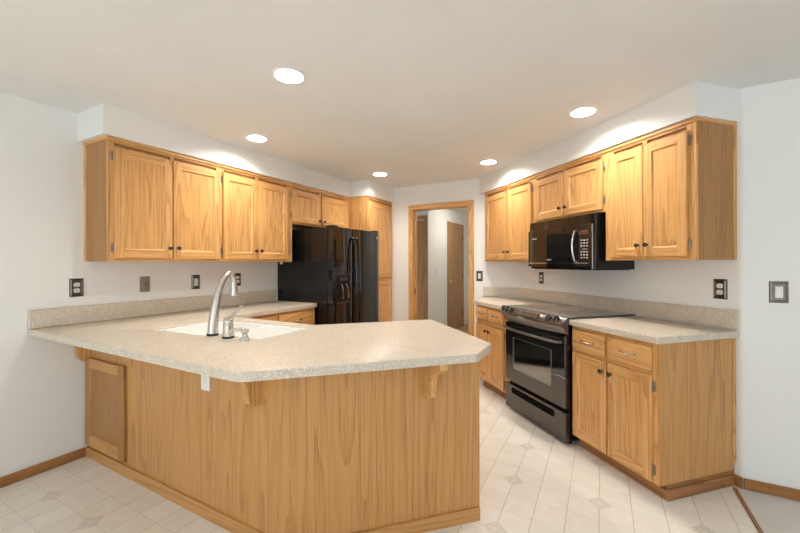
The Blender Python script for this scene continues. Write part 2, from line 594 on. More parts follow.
# ------------------------------------------------------------------ cabinetry
def door_mesh(x0, x1, z0, z1, y0, st=.056, th=.02, rec=.010, rail=None, mats=('oak_z', 'oak_x', 'panel')):
    """frame and panel door, front at y0-th .. back at y0 ; viewer on the -y side"""
    b = MB(*mats)
    rail = rail or st
    f = y0 - th
    e = .0035
    # outer body with eased edge
    b.box(x0, x1, f + rec + .001, y0, z0, z1, 0)
    O = [(x0, z0), (x1, z0), (x1, z1), (x0, z1)]
    Oi = [(x0 + e, z0 + e), (x1 - e, z0 + e), (x1 - e, z1 - e), (x0 + e, z1 - e)]
    for i in range(4):
        j = (i + 1) % 4
        b.face([(O[i][0], f + e, O[i][1]), (O[j][0], f + e, O[j][1]), (Oi[j][0], f, Oi[j][1]), (Oi[i][0], f, Oi[i][1])], 0 if i % 2 else 1)
    for i in range(4):
        j = (i + 1) % 4
        b.face([(O[i][0], f + rec + .001, O[i][1]), (O[j][0], f + rec + .001, O[j][1]), (O[j][0], f + e, O[j][1]), (O[i][0], f + e, O[i][1])], 0 if i % 2 else 1)
    xa, xb, za, zb = x0 + st, x1 - st, z0 + rail, z1 - rail
    X0, X1, Z0, Z1 = x0 + e, x1 - e, z0 + e, z1 - e
    P = lambda x, z, y=f: (x, y, z)
    b.face([P(X0, Z0), P(xa, Z0), P(xa, Z1), P(X0, Z1)], 0)
    b.face([P(xb, Z0), P(X1, Z0), P(X1, Z1), P(xb, Z1)], 0)
    b.face([P(xa, Z0), P(xb, Z0), P(xb, za), P(xa, za)], 1)
    b.face([P(xa, zb), P(xb, zb), P(xb, Z1), P(xa, Z1)], 1)
    k = .011
    I = [(xa, za), (xb, za), (xb, zb), (xa, zb)]
    J = [(xa + k, za + k), (xb - k, za + k), (xb - k, zb - k), (xa + k, zb - k)]
    fr = f + rec
    for i in range(4):
        j = (i + 1) % 4
        b.face([P(*I[i]), P(*I[j]), P(*J[j], fr), P(*J[i], fr)], 0 if i % 2 else 1)
    b.face([P(*q, fr) for q in J], 2)
    return b


def knob(parent, x, y, z, m='bronze'):
    b = MB(m, 'nickel')
    b.lathe([(.008, 0), (.006, .006), (.006, .012), (.0145, .017), (.0155, .022), (.011, .027), (.001, .0285)], (x, y, z), (0, -1, 0), n=16)
    return b.build('knob', parent)


def hinge(parent, x, y, z):
    b = MB('pewter')
    b.box(x - .008, x + .008, y - .007, y, z - .026, z + .026, bev=.002)
    b.tube([(x, y - .008, z - .03), (x, y - .008, z + .03)], .0045, 8)
    return b.build('hinge', parent)


def door(cab, x0, x1, z0, z1, y0, side, knob_z, knob_m='bronze', kx=.028, **kw):
    """side 'l' or 'r' = side of the hinges"""
    d = door_mesh(x0, x1, z0, z1, y0, **kw).build('door', cab)
    if knob_z is not None:
        knob(d, x1 - kx if side == 'l' else x0 + kx, y0 - .02, knob_z, knob_m)
    hx = x0 - .007 if side == 'l' else x1 + .007
    for hz in (z0 + .07, z1 - .06):
        hinge(d, hx, y0, hz)
    return d


def drawer(cab, x0, x1, z0, z1, y0, pull=.10):
    b = MB('oak_x')
    b.box(x0, x1, y0 - .02, y0, z0, z1, 0, bev=.005, seg=2)
    d = b.build('drawer', cab)
    xm, zm, f = (x0 + x1) / 2, (z0 + z1) / 2, y0 - .02
    b = MB('nickel')
    pts = []
    for k in range(9):
        s_ = k / 8
        pts.append((xm - pull / 2 + pull * s_, f - .008 - .022 * math.sin(math.pi * s_) ** .6, zm))
    b.tube(pts, [.006, .0055, .005, .005, .0055, .005, .005, .0055, .006], 8)
    for sx in (-1, 1):
        b.lathe([(.009, 0), (.008, .006), (.006, .010)], (xm + sx * pull / 2, f, zm), (0, -1, 0), n=12)
    b.build('pull', d)
    return d


def frame_mesh(w_, z0, z1, xs, zs_, y0=0.0, th=.019, st=.04, foot=None):
    """face frame: stiles at x in xs (centres with width), rails at z in zs_"""
    b = MB('oak_z', 'oak_x')
    for xa, xb in xs: b.box(xa, xb, y0, y0 + th, z0, z1, 0)
    for za, zb in zs_: b.box(0.001, w_ - .001, y0 + .0006, y0 + th, za, zb, 1)
    return b


def top_mould(parent, w_, d0, z, left=False, right=False, dep=.32):
    b = MB('oak_x', 'oak_y')
    b.box(0, w_, d0 - .012, d0, z - .026, z, 0, bev=.004)
    if left: b.box(-.008, 0, d0 - .012, dep, z - .022, z, 1, bev=.002)
    if right: b.box(w_, w_ + .008, d0 - .012, dep, z - .022, z, 1, bev=.002)
    return b.build('top_moulding', parent)


def wall_cabinet(label, loc, rz, w_, dep, h, doors, xs, endl=False, endr=False, name='wall_cabinet', foot=None, rails=(.033, .04), knob_z=.10, group=None):
    """loc = lower front left corner; doors = [(x0,x1,side)] ; local z from 0"""
    o = thing(name, label, 'cabinet', loc, rz, group)
    b = MB('veneer_z', 'veneer_y')
    if foot: b.prism(foot, 0, h, 0)
    else: b.box(0, w_, .019, dep, 0, h, 0)
    b.build('body', o)
    frame_mesh(w_, 0, h, xs, [(0, rails[0]), (h - rails[1], h)]).build('face_frame', o)
    for x0, x1, sd in doors:
        door(o, x0, x1, .02, h - .066, 0, sd, knob_z)
    return o


# ---- left run of wall cabinets (local x = world +y, local y = world -x)
XF = .321
H1 = ZS - ZU
G1 = 'oak wall cabinets along the left wall'


def Lc(y, z=ZU): return (XF, y, z)


c = wall_cabinet('honey oak wall cabinet nearest the camera on the left wall, end panel showing', Lc(.283), RZ_L, .812, XF, H1,
                 [(.029, .406, 'l'), (.414, .802, 'r')], [(0, .04), (.395, .425), (.775, .812)], group=G1)
top_mould(c, .812, 0, H1, left=True)
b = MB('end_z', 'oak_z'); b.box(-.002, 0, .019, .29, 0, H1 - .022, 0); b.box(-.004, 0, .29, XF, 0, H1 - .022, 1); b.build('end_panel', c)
c = wall_cabinet('honey oak double-door wall cabinet on the left wall, between the first cabinet and the fridge', Lc(1.095), RZ_L, .822, XF, H1,
                 [(.017, .371, 'l'), (.376, .757, 'r')], [(0, .034), (.358, .388), (.745, .822)], group=G1)
top_mould(c, .822, 0, H1)
b = MB('white'); b.box(.715, .745, .05, .065, -.026, 0, bev=.003); b.build('light_clip', c)
HF = ZS - 1.742
c = wall_cabinet('short honey oak double-door cabinet above the black fridge', Lc(1.917, 1.742), RZ_L, .983, XF, HF,
                 [(-.008, .424, 'l'), (.452, .925, 'r')], [(0, .02), (.41, .465), (.92, .983)], group=G1, rails=(.03, .04), knob_z=.065)
top_mould(c, .972, 0, HF)
# ---- tall pantry
o = thing('pantry_cabinet', 'tall honey oak pantry cabinet between the black fridge and the doorway wall', 'cabinet', (.612, 2.903, 0), RZ_L)
b = MB('oak_z'); b.box(0, .594, .019, .61, .0, ZS, 0); b.build('body', o)
frame_mesh(.594, .0, ZS, [(0, .045), (.55, .594)], [(0, .11), (1.09, 1.16), (ZS - .04, ZS)]).build('face_frame', o)
door(o, .034, .562, 1.147, 2.10, 0, 'r', None)
door(o, .034, .562, .12, 1.103, 0, 'r', None)
top_mould(o, .594, 0, ZS)

# ---- diagonal run of wall cabinets (local x = -t)
G2 = 'oak wall cabinets along the diagonal right wall'


def Rc(t, z=ZU): return RW(t, XF, z)


def local_foot(poly, loc, rz):
    m = (Matrix.Translation(loc) @ Matrix.Rotation(rz, 4, 'Z')).inverted()
    out = []
    for x, y in poly:
        q = m @ Vector((x, y, 0))
        out.append((q.x, q.y))
    return out


tl = (YD - RW(0, XF).y) * S2          # where the front plane meets the doorway wall
tl = 1.085
pc = clip_run(XF - .019, .15)
ft = local_foot([(pc[0][0], pc[0][1]), (pc[1][0] - .004, pc[1][1] - .004), (RW(tl, XF - .019).x, RW(tl, XF - .019).y), (pc[3][0], pc[3][1])], Rc(tl), RZ_R)
wl = tl - .15
c = wall_cabinet('honey oak double-door wall cabinet in the far corner, left of the microwave', Rc(tl), RZ_R, wl, XF, H1,
                 [(tl - 1.048, tl - .60, 'l'), (tl - .582, tl - .182, 'r')], [(0, tl - 1.0), (tl - .62, tl - .57), (tl - .21, wl)], foot=ft, group=G2)
top_mould(c, wl, 0, H1)
HM = ZS - 1.708
c = wall_cabinet('short honey oak double-door cabinet directly above the microwave', Rc(.15, 1.708), RZ_R, .835, XF, HM,
                 [(.031, .405, 'l'), (.417, .818, 'r')], [(0, .04), (.39, .43), (.80, .835)], group=G2, rails=(.03, .04), knob_z=.09)
top_mould(c, .835, 0, HM)
c = wall_cabinet('honey oak wall cabinet nearest the camera on the right wall, end panel showing', Rc(-.685), RZ_R, .636, XF, H1,
                 [(.055, .313, 'l'), (.319, .598, 'r')], [(0, .07), (.30, .33), (.585, .636)], group=G2)
top_mould(c, .636, 0, H1, right=True)
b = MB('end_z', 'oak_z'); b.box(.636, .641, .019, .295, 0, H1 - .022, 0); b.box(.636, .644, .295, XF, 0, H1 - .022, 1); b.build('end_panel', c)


# ---- base cabinets
def base_cabinet(label, loc, rz, w_, dep, drawers, doors, xs, foot=None, toe=(0, None), top=.885, group=None, knob_z=.627, dz=(.100, .697), wz=(.722, .858)):
    o = thing('base_cabinet', label, 'cabinet', loc, rz, group)
    b = MB('veneer_z')
    if foot: b.prism(foot, .092, top, 0)
    else: b.box(0, w_, .019, dep, .092, top, 0)
    b.build('body', o)
    frame_mesh(w_, .092, top, xs, [(.092, .125), (.69, .725), (top - .03, top)]).build('face_frame', o)
    for x0, x1 in drawers: drawer(o, x0, x1, wz[0], wz[1], 0)
    for x0, x1, sd in doors: door(o, x0, x1, dz[0], dz[1], 0, sd, knob_z, 'bronze', kx=.03)
    return o


G3 = 'oak base cabinets along the diagonal right wall'
DB = .60
c = base_cabinet('honey oak base cabinet right of the range, its plain end panel showing', RW(-.664, DB), RZ_R, .651, DB - .004,
                 [(.016, .300), (.322, .619)], [(.016, .312), (.322, .621, 'r')] and [(.016, .312, 'l'), (.322, .621, 'r')],
                 [(0, .03), (.295, .335), (.605, .651)], group=G3)
b = MB('veneer_z', 'oak_z'); b.box(.651, .656, .0, .575, .092, .885, 0); b.box(.651, .660, .575, DB - .003, .13, .885, 1); b.build('end_panel', c)
b = MB('trim_x', 'trim_y')
b.box(0, .640, .066, .078, 0, .092, 0); b.box(.640, .650, .066, DB - .004, 0, .092, 1)
b.box(0, .652, .055, .066, 0, .062, 0, bev=.004); b.box(.650, .662, .055, DB - .004, 0, .062, 1, bev=.004)
b.build('toe_kick', c)

fl, fr = RW(.77, DB - .019), RW(.128, DB - .019)
poly = [(fr.x, fr.y), (RW(.128, .004).x, RW(.128, .004).y), (2.33 - .004, YD - .004), (1.925, YD - .004), (fl.x + .002, fl.y)]
c = base_cabinet('honey oak base cabinet left of the range with two small drawers and two doors', RW(.775, DB), RZ_R, .647, DB,
                 [(.008, .257), (.273, .553)], [(.010, .266, 'l'), (.273, .553, 'r')], [(0, .03), (.245, .285), (.545, .647)],
                 foot=local_foot(poly, RW(.775, DB), RZ_R), group=G3, dz=(.112, .683), wz=(.737, .868))
b = MB('trim_x', 'trim_y')
b.box(.05, .64, .066, .078, 0, .092, 0); b.box(.04, .64, .055, .066, 0, .062, 0, bev=.004); b.build('toe_kick', c)

# left run base under the counter (faces +x), three units
G4 = 'oak base cabinets along the left wall'
for i, (y0, y1, lab) in enumerate(((1.48, 1.985, 'honey oak base cabinet under the end of the left counter beside the fridge'),
                                   (.97, 1.475, 'honey oak base cabinet in the inner corner behind the sink, mostly hidden'))):
    w_ = y1 - y0
    c = base_cabinet(lab, (.565, y0, 0), RZ_L, w_, .561, [(.015, w_ - .035)], [(.015, w_ / 2 - .005, 'l'), (w_ / 2 + .005, w_ - .035, 'r')],
                     [(0, .03), (w_ - .05, w_)], group=G4)
    b = MB('trim_x'); b.box(0, w_, .06, .072, 0, .092, 0); b.build('toe_kick', c)

# ---- peninsula: straight unit against the left wall
PF = .295
KX, KY = 1.915, PF                      # outside corner
o = thing('peninsula_cabinet', 'long honey oak peninsula side with one panelled door at its wall end', 'cabinet', (0, PF, 0), 0)
b = MB('veneer_z', 'veneer_x')
b.prism([(.004, 0), (KX - .001, 0), (KX - .021, .019), (.004, .019)], .060, .885, 0)
b.box(.004, .02, .019, .63, .0, .885, 0)
b.box(.57, 1.46, .615, .63, .0, .885, 0)
b.box(.02, 1.46, .019, .615, .08, .095, 0)
b.build('body', o)
b = MB('oak_z'); b.box(.003, .05, -.008, 0, .078, .80, 0, bev=.006, seg=2); b.build('stile', o)
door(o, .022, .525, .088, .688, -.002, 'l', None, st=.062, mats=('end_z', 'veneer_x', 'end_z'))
b = MB('veneer_x'); b.prism([(.016, -.0005), (.016, -.013), (KX + .0046, -.013), (KX - .0004, -.0005)], 0, .068, 0); b.build('base_moulding', o)


def corbel(parent, x, y, z):
    """bracket under the overhang: flat top, concave front; plane perpendicular to local x, projecting to -y"""
    dpt, hh, lip = .205, .222, .034
    pr = [(0, 0), (-dpt, 0), (-dpt, -lip)]
    for k in range(9):
        a = k / 8 * math.pi / 2
        # concave quarter from the lip back to the stem, then round toe
        pr.append((-.072 - (dpt - .05 - .072) * (1 - math.sin(a)) , -lip - .03 - (.085) * (1 - math.cos(a))))
    pr += [(-.070, -.170), (-.060, -.200), (-.038, -.218), (0, -hh)]
    b = MB('oak_z')
    mt = Matrix.Translation((x - .018, y, z)) @ Matrix(((0, 0, 1, 0), (1, 0, 0, 0), (0, 1, 0, 0), (0, 0, 0, 1)))
    b.prism(pr, 0, .036, 0, mat=mt)
    return b.build('corbel', parent)


corbel(o, .024, 0, .885)
corbel(o, 1.715, 0, .885)

# ---- peninsula: angled unit
nA = (KX + KY) / S2
uA = (-KX + KY) / S2
LA = 2.512 - nA
DA = .745
o = thing('peninsula_cabinet', 'honey oak angled front of the peninsula below the wide end of the counter', 'cabinet', (KX, KY, 0), RZ_A)
b = MB('veneer_z', 'veneer_y')
b.box(0, LA, 0, .019, .058, .885, 0)
b.box(LA - .019, LA, .019, DA, .10, .885, 0)
b.box(LA - .05, LA - .031, .019, DA, 0, .10, 0)
b.box(.42, LA - .019, DA - .019, DA, .10, .885, 0)
b.box(.3, LA - .019, .019, DA - .019, .085, .10, 0)
b.build('body', o)
b = MB('veneer_x', 'veneer_y')
b.prism([(.0004, -.0005), (-.0046, -.013), (LA - .004, -.013), (LA - .004, -.0005)], 0, .066, 0)
b.box(LA - .031, LA - .004, 0, DA - .06, 0, .066, 1, bev=.003)
b.build('base_moulding', o)
corbel(o, 2.225 - nA, 0, .885)


# ------------------------------------------------------------------ counters
def counter(name, label, outer, hole=None, th=.038, rnd=.006):
    bm = bmesh.new()
    def loop(pts):
        vs = [bm.verts.new((x, y, ZC)) for x, y in pts]
        return vs, [bm.edges.new((vs[i], vs[(i + 1) % len(vs)])) for i in range(len(vs))]
    ov, oe = loop(outer)
    es = list(oe)
    if hole:
        hv, he = loop(hole)
        es += he
    bmesh.ops.triangle_fill(bm, use_beauty=True, use_dissolve=False, edges=es)
    r = bmesh.ops.extrude_face_region(bm, geom=bm.faces[:])
    vs = [v for v in r['geom'] if isinstance(v, bmesh.types.BMVert)]
    for v in vs: v.co.z -= th
    bmesh.ops.recalc_face_normals(bm, faces=bm.faces[:])
    top = [e for e in bm.edges if all(abs(v.co.z - ZC) < 1e-5 for v in e.verts) and any(abs(f.normal.z) < .5 for f in e.link_faces)]
    r = bmesh.ops.bevel(bm, geom=top, offset=rnd, segments=3, affect='EDGES', profile=.5)
    for f in r['faces']: f.smooth = True
    me = bpy.data.meshes.new(name)
    bm.to_mesh(me)
    bm.free()
    me.materials.append(M['counter'])
    me.set_sharp_from_angle(angle=math.radians(35))
    o = bpy.data.objects.new(name, me)
    C.objects.link(o)
    o['label'] = label
    o['category'] = 'countertop'
    return o


def rounded(poly, rads, seg=5):
    out = []
    n = len(poly)
    for i, p in enumerate(poly):
        r = rads[i] if isinstance(rads, (list, tuple)) else rads
        p = Vector(p)
        if r <= 0:
            out.append((p.x, p.y))
            continue
        a = (Vector(poly[i - 1]) - p).normalized()
        c_ = (Vector(poly[(i + 1) % n]) - p).normalized()
        for k in range(seg + 1):
            s_ = k / seg
            q = (p + a * r) * (1 - s_) ** 2 + p * 2 * s_ * (1 - s_) + (p + c_ * r) * s_ ** 2
            out.append((q.x, q.y))
    return out


sink_out = rounded([(.69, .366), (1.15, .372), (1.20, .452), (1.535, .462), (1.535, .865), (.68, .865)], [.03, .03, .03, .05, .05, .05], 4)
pen = rounded([(.002, -.006), (1.95, 0), (2.657, .706), (2.657, .949), (2.06, 1.546), (1.479, .965), (.59, .965), (.59, 2.0), (.003, 2.0)],
              [0, .03, .02, .02, .02, 0, 0, .015, 0], 4)
counter('countertop', 'large beige L-shaped countertop with the sink, running out over the peninsula', pen, sink_out)
p0, p1 = RW(-1.341, .635), RW(-.662, .635)
q0, q1 = RW(-1.341, .003), RW(-.662, .003)
counter('countertop', 'short beige speckled countertop to the right of the range', rounded([(q0.x, q0.y), (q1.x, q1.y), (p1.x, p1.y), (p0.x, p0.y)], [0, 0, .008, .015], 3))
p1 = RW(.126, .635)
q1 = RW(.126, .003)
counter('countertop', 'short beige speckled countertop in the corner to the left of the range',
        rounded([(q1.x, q1.y), (2.331, YD - .002), (1.888, YD - .002), (1.905, 3.026), (p1.x, p1.y)], [0, 0, 0, .015, .008], 3))

# backsplashes
b = MB('counter'); b.box(.002, .021, -.006, 1.978, ZC + .001, 1.043, bev=.003)
b.build('backsplash', label='low beige speckled backsplash strip along the left wall behind the sink counter', category='backsplash')
b = MB('counter')
a0, a1 = RW(-1.341, .002), RW(-1.341, .021)
i0 = (2.333 - .021 * math.tan(math.radians(22.5)) , YD - .021)
b.prism([(a0.x, a0.y), (2.331, YD - .002), (1.889, YD - .002), (1.889, YD - .021), (2.333 - .0087, YD - .021), (a1.x, a1.y)], ZC + .014, 1.043)
b.build('backsplash', label='low beige speckled backsplash strip behind the range along the right wall', category='backsplash')

# ------------------------------------------------------------------ sink and its fittings
o = thing('sink', 'white double-bowl sink set into the left countertop', 'sink', (1.1, .6, ZC - .02))


def lp(poly, z, grow=0.0):
    cx = sum(p[0] for p in poly) / len(poly)
    cy = sum(p[1] for p in poly) / len(poly)
    out = []
    for x, y in poly:
        d = Vector((x - cx, y - cy))
        d = d * (1 - grow / max(d.length, .01))
        out.append((cx + d.x - 1.1, cy + d.y - .6, z))
    return out


def bowl(b, rings):
    vs = [[b.bm.verts.new(p) for p in r] for r in rings]
    n = len(vs[0])
    for i in range(len(vs) - 1):
        for k in range(n):
            f = b.bm.faces.new((vs[i][k], vs[i][(k + 1) % n], vs[i + 1][(k + 1) % n], vs[i + 1][k]))
            f.smooth = True
    b.bm.faces.new(vs[-1])


big = rounded([(.725, .40), (1.12, .40), (1.17, .47), (1.17, .83), (.725, .83)], .05, 4)
sml = rounded([(1.20, .485), (1.505, .485), (1.505, .835), (1.20, .835)], .05, 4)
b = MB('sink')
bm = b.bm
es = []
for pts in (lp(sink_out, .012, .0015), lp(big, .012), lp(sml, .012)):
    vs = [bm.verts.new(p) for p in pts]
    es += [bm.edges.new((vs[i], vs[(i + 1) % len(vs)])) for i in range(len(vs))]
bmesh.ops.triangle_fill(bm, use_beauty=True, use_dissolve=False, edges=es)
bowl(b, [lp(sink_out, .012, .0015), lp(sink_out, -.012, .0015)])
bm.faces.ensure_lookup_table()
bmesh.ops.delete(bm, geom=[bm.faces[-1]], context='FACES_ONLY')
b.build('rim', o)
for p, dz in ((big, -.17), (sml, -.13)):
    b = MB('sink')
    bowl(b, [lp(p, .012), lp(p, .004, .005), lp(p, dz + .03, .02), lp(p, dz, .05)])
    bo = b.build('bowl', o)
    cx = sum(q[0] for q in p) / len(p) - 1.1
    cy = sum(q[1] for q in p) / len(p) - .6
    b = MB('nickel'); b.lathe([(.04, 0), (.042, .002), (.03, .003), (.001, .001)], (cx, cy, dz + .001)); b.build('drain', bo)

# faucet
FX, FY = 1.203, .414
o = thing('kitchen_faucet', 'tall brushed nickel gooseneck faucet at the front edge of the sink', 'faucet', (FX, FY, ZC))
b = MB('rubber'); b.lathe([(.031, 0), (.031, .011), (.029, .012)], n=24); b.build('base_ring', o)
b = MB('nickel')
pts = [(0, 0, .011), (0, .004, .07), (0, .012, .13), (0, .025, .20), (0, .041, .257), (0, .058, .297), (0, .075, .325), (0, .093, .342), (0, .110, .346), (0, .126, .338), (0, .135, .322), (0, .138, .305)]
rad = [.0285, .0265, .0235, .0205, .019, .018, .0175, .017, .0165, .0165, .0165, .0165]
b.tube(pts, rad, 20); b.build('neck', o)
b = MB('nickel')
e = Vector(pts[-1])
dr = Vector((0, .02, -1))
b.lathe([(.0165, 0), (.0180, .006), (.0180, .016), (.0205, .045), (.0265, .082), (.026, .089), (.018, .090)], e, dr, n=24); b.build('spray_head', o)
o = thing('faucet_handle', 'brushed nickel single-lever faucet handle on its own base, right of the gooseneck', 'faucet handle', (1.348, .408, ZC))
b = MB('rubber'); b.lathe([(.031, 0), (.031, .010), (.029, .011)], n=24); b.build('base_ring', o)
b = MB('nickel'); b.lathe([(.0285, .010), (.027, .06), (.0255, .085), (.026, .088), (.024, .100), (.016, .112), (.002, .116)], n=24); b.build('body', o)
b = MB('nickel'); b.tube([(.002, .0, .096), (.008, .016, .112), (.014, .036, .136), (.020, .056, .160), (.024, .068, .175)], [.013, .011, .0085, .0085, .007], 14); b.build('lever', o)
o = thing('soap_dispenser', 'small brushed nickel soap dispenser pump, rightmost fitting by the sink', 'soap dispenser', (1.489, .402, ZC))
b = MB('nickel'); b.lathe([(.027, 0), (.027, .004), (.021, .012), (.015, .026), (.0135, .036), (.017, .043), (.022, .049), (.020, .056), (.012, .058)], n=20); b.build('body', o)
b = MB('nickel'); b.tube([(.012, .006, .053), (-.010, -.005, .061), (-.035, -.017, .063), (-.058, -.029, .056), (-.072, -.036, .044)], [.009, .008, .007, .006, .005], 10); b.build('nozzle', o)

# ------------------------------------------------------------------ range
o = thing('range', 'black slide-in electric range with dark glass cooktop, between the two right base cabinets', 'oven', RW(.113, .66), RZ_R)
W = .768
b = MB('black_matte'); b.box(.004, W - .004, .046, .62, .035, .92, 0); b.build('body', o)
b = MB('rubber')
for x in (.05, W - .05):
    for y in (.08, .57): b.lathe([(.018, 0), (.018, .036)], (x, y, 0), n=12)
b.build('foot', o)


def bow(x, k=.02): return k * (1 - ((2 * x / W) - 1) ** 2)


def slab(b, x0, x1, prof, n=14, k=.02, mi=0):
    """sweep a (y,z) profile along x, bowed towards -y"""
    rows = []
    for i in range(n + 1):
        x = x0 + (x1 - x0) * i / n
        rows.append([b.bm.verts.new((x, y - bow(x, k) * wgt, z)) for y, z, wgt in prof])
    m = len(prof)
    for i in range(n):
        for j in range(m):
            f = b.bm.faces.new((rows[i][j], rows[i][(j + 1) % m], rows[i + 1][(j + 1) % m], rows[i + 1][j]))
            f.material_index = mi
            f.smooth = True
    for r_, rv in ((rows[0], False), (rows[-1], True)):
        f = b.bm.faces.new(r_[::-1] if rv else r_)
        f.material_index = mi


b = MB('black_steel', 'glass'); b.box(0, W, 0, .045, .272, .50, 0, bev=.004); b.box(0, W, 0, .045, .50, .80, 1, bev=.004); d = b.build('oven_door', o)
b = MB('pewter'); wx0, wx1, wz0, wz1 = .115, .625, .392, .672
for bx in ((wx0, wx0 + .022, wz0, wz1), (wx1 - .008, wx1, wz0, wz1), (wx0, wx1, wz0, wz0 + .010), (wx0, wx1, wz1 - .004, wz1)):
    b.box(bx[0], bx[1], -.003, 0, bx[2], bx[3], bev=.001)
b.build('window_frame', d)
b = MB('oven_window'); b.box(wx0 + .022, wx1 - .008, -.002, 0.0, wz0 + .010, wz1 - .004); b.build('window', d)
b = MB('pewter')
hp = [(.03, -.004, .752)] + [(x, -.035 - bow(x, .02), .752) for x in [.035 + i * (W - .07) / 12 for i in range(13)]] + [(W - .03, -.004, .752)]
b.tube(hp, .010, 12); b.build('handle', d)
b = MB('black_steel'); b.box(0, W, 0, .045, .03, .243, 0, bev=.004); d = b.build('storage_drawer', o)
b = MB('void_black')
pr = rounded([(.095, -.026), (.655, -.026), (.655, .026), (.095, .026)], .0255, 6)
b.prism(pr, 0, .002, mat=Matrix.Translation((0, 0, .197)) @ Matrix.Rotation(R90, 4, 'X')); b.build('grip_slot', d)
# control panel
b = MB('panel_steel')
PRF = [(.018, .938, 0), (.0, .934, 1), (-.035, .895, 1), (-.038, .872, 1), (-.012, .832, 1), (.016, .806, .6), (.018, .806, 0)]
slab(b, -.026, W + .014, PRF, k=.035)
cp = b.build('control_panel', o)
pn = Vector((0, -.039, .035)).normalized()      # normal of the sloping face (approx)


def on_panel(x, s_):                             # s_ 0 bottom .. 1 top of the sloping face
    y = -.035 + .035 * s_ - bow(x, .035)
    return Vector((x, y, .895 + .039 * s_))


nrm = Vector((0, -.039, .035)).normalized()
for x in (.005, .088, .165, .640, .712):
    b = MB('bronze', 'chrome'); p = on_panel(x, .5)
    b.lathe([(.027, -.004), (.027, .004), (.022, .006), (.020, .022), (.017, .025), (.001, .026)], p, nrm, n=20, mi=0)
    tz = Vector((0, .035, .039)).normalized()
    mt = Matrix.Translation(p + nrm * .026) @ Matrix(((1, tz.x, nrm.x, 0), (0, tz.y, nrm.y, 0), (0, tz.z, nrm.z, 0), (0, 0, 0, 1)))
    b.prism([(-.004, -.016), (.004, -.016), (.004, .016), (-.004, .016)], 0, .006, mi=1, mat=mt)
    b.build('knob', cp)
b = MB('display', 'pewter')
tz = Vector((0, .035, .039)).normalized()
p = on_panel(.42, .52)
mt = Matrix.Translation(p) @ Matrix(((1, tz.x, nrm.x, 0), (0, tz.y, nrm.y, 0), (0, tz.z, nrm.z, 0), (0, 0, 0, 1)))
b.prism(rounded([(-.12, -.023), (.12, -.023), (.12, .023), (-.12, .023)], .006, 3), 0, .005, 1, mat=mt)
b.prism([(-.113, -.018), (.113, -.018), (.113, .018), (-.113, .018)], .0005, .0062, 0, mat=mt)
b.build('display', cp)
b = MB('key')
for k in range(7): b.box(.30 + k * .011, .308 + k * .011, -.0405 - bow(.34, .035), -.036 - bow(.34, .035), .876, .884)
b.build('brand_mark', cp)
b = MB('cooktop'); b.box(-.025, W + .025, .0185, .632, .9245, .938, 0, bev=.004); ck = b.build('cooktop', o)
b = MB('burner')
for x, y, r_ in ((.2, .20, .10), (.2, .46, .075), (.56, .20, .085), (.56, .46, .105)):
    for q in (r_, r_ * .62): b.lathe([(q, .938), (q, .9383), (q - .004, .9384), (q - .004, .938)], (x, y, 0), n=40, cap=False)
b.build('burner_rings', ck)

# ------------------------------------------------------------------ microwave
o = thing('microwave', 'black over-the-range microwave with curved chrome handle, mounted under the short right cabinet', 'microwave', RW(.147, .36, 1.277), RZ_R)
W2, HH = .796, .425


def bow2(x): return .03 * (1 - ((2 * x / W2) - 1) ** 2)


def slab2(b, x0, x1, z0, z1, y0, y1, n=12, mi=0, off=0.0, k=1.0):
    rows = []
    for i in range(n + 1):
        x = x0 + (x1 - x0) * i / n
        f = y0 - bow2(x) * k - off
        rows.append([b.bm.verts.new(p) for p in ((x, f, z0), (x, f, z1), (x, y1, z1), (x, y1, z0))])
    for i in range(n):
        for j in range(4):
            f = b.bm.faces.new((rows[i][j], rows[i][(j + 1) % 4], rows[i + 1][(j + 1) % 4], rows[i + 1][j]))
            f.material_index = mi
            f.smooth = True
    b.bm.faces.new(rows[0]).material_index = mi
    b.bm.faces.new(rows[-1][::-1]).material_index = mi


b = MB('black_side'); b.box(0, W2, 0, .352, 0, .428, 0); b.build('body', o)
b = MB('black_matte'); b.box(.02, W2 - .02, .02, .33, -.004, 0); b.build('underside_grille', o)
b = MB('black', 'pewter_dark'); slab2(b, 0.0, W2 - .045, .352, .418, -.012, 0, k=.6); slab2(b, 0, W2 - .05, .348, .353, -.018, 0, mi=1, k=.7); b.build('vent_grille', o)
b = MB('black'); slab2(b, 0, .655, .02, .345, -.03, 0); d = b.build('door', o)
b = MB('glass'); slab2(b, .31, .600, .09, .31, -.03, -.02, off=.0015); b.build('window', d)
b = MB('chrome')
hz = [.068 + i * .232 / 12 for i in range(13)]
b.tube([(.630, -.034, .062)] + [(.632, -.044 - bow2(.63) - .024 * math.sin(math.pi * (z - .068) / .232), z) for z in hz] + [(.630, -.034, .306)], .0075, 12)
b.build('handle', d)
b = MB('key')
for k in range(4): b.box(.302 + k * .014, .312 + k * .014, -.0605 - .0008, -.058, .076, .085)
for k in range(5): b.box(.072 + k * .016, .083 + k * .016, -.030 - bow2(.08 + k * .016) - .002, -.029 - bow2(.08 + k * .016), .268, .275)
b.build('brand_mark', d)
b = MB('black'); slab2(b, .657, W2 - .030, .02, .345, -.03, 0); cp = b.build('control_panel', o)
b = MB('key')
for r_ in range(7):
    for k in range(3):
        x = .684 + k * .025
        y = -.03 - bow2(x)
        if r_ == 3: continue
        b.box(x - .007, x + .007, y - .0015, y + .004, .088 + r_ * .0225, .097 + r_ * .0225)
b.box(.667, .737, -.03 - bow2(.70) - .0012, -.03 - bow2(.70) + .006, .1565, .1605)
b.build('keypad', cp)
b = MB('display'); slab2(b, .664, .742, .272, .305, -.03, -.02, off=.001); b.build('display', cp)
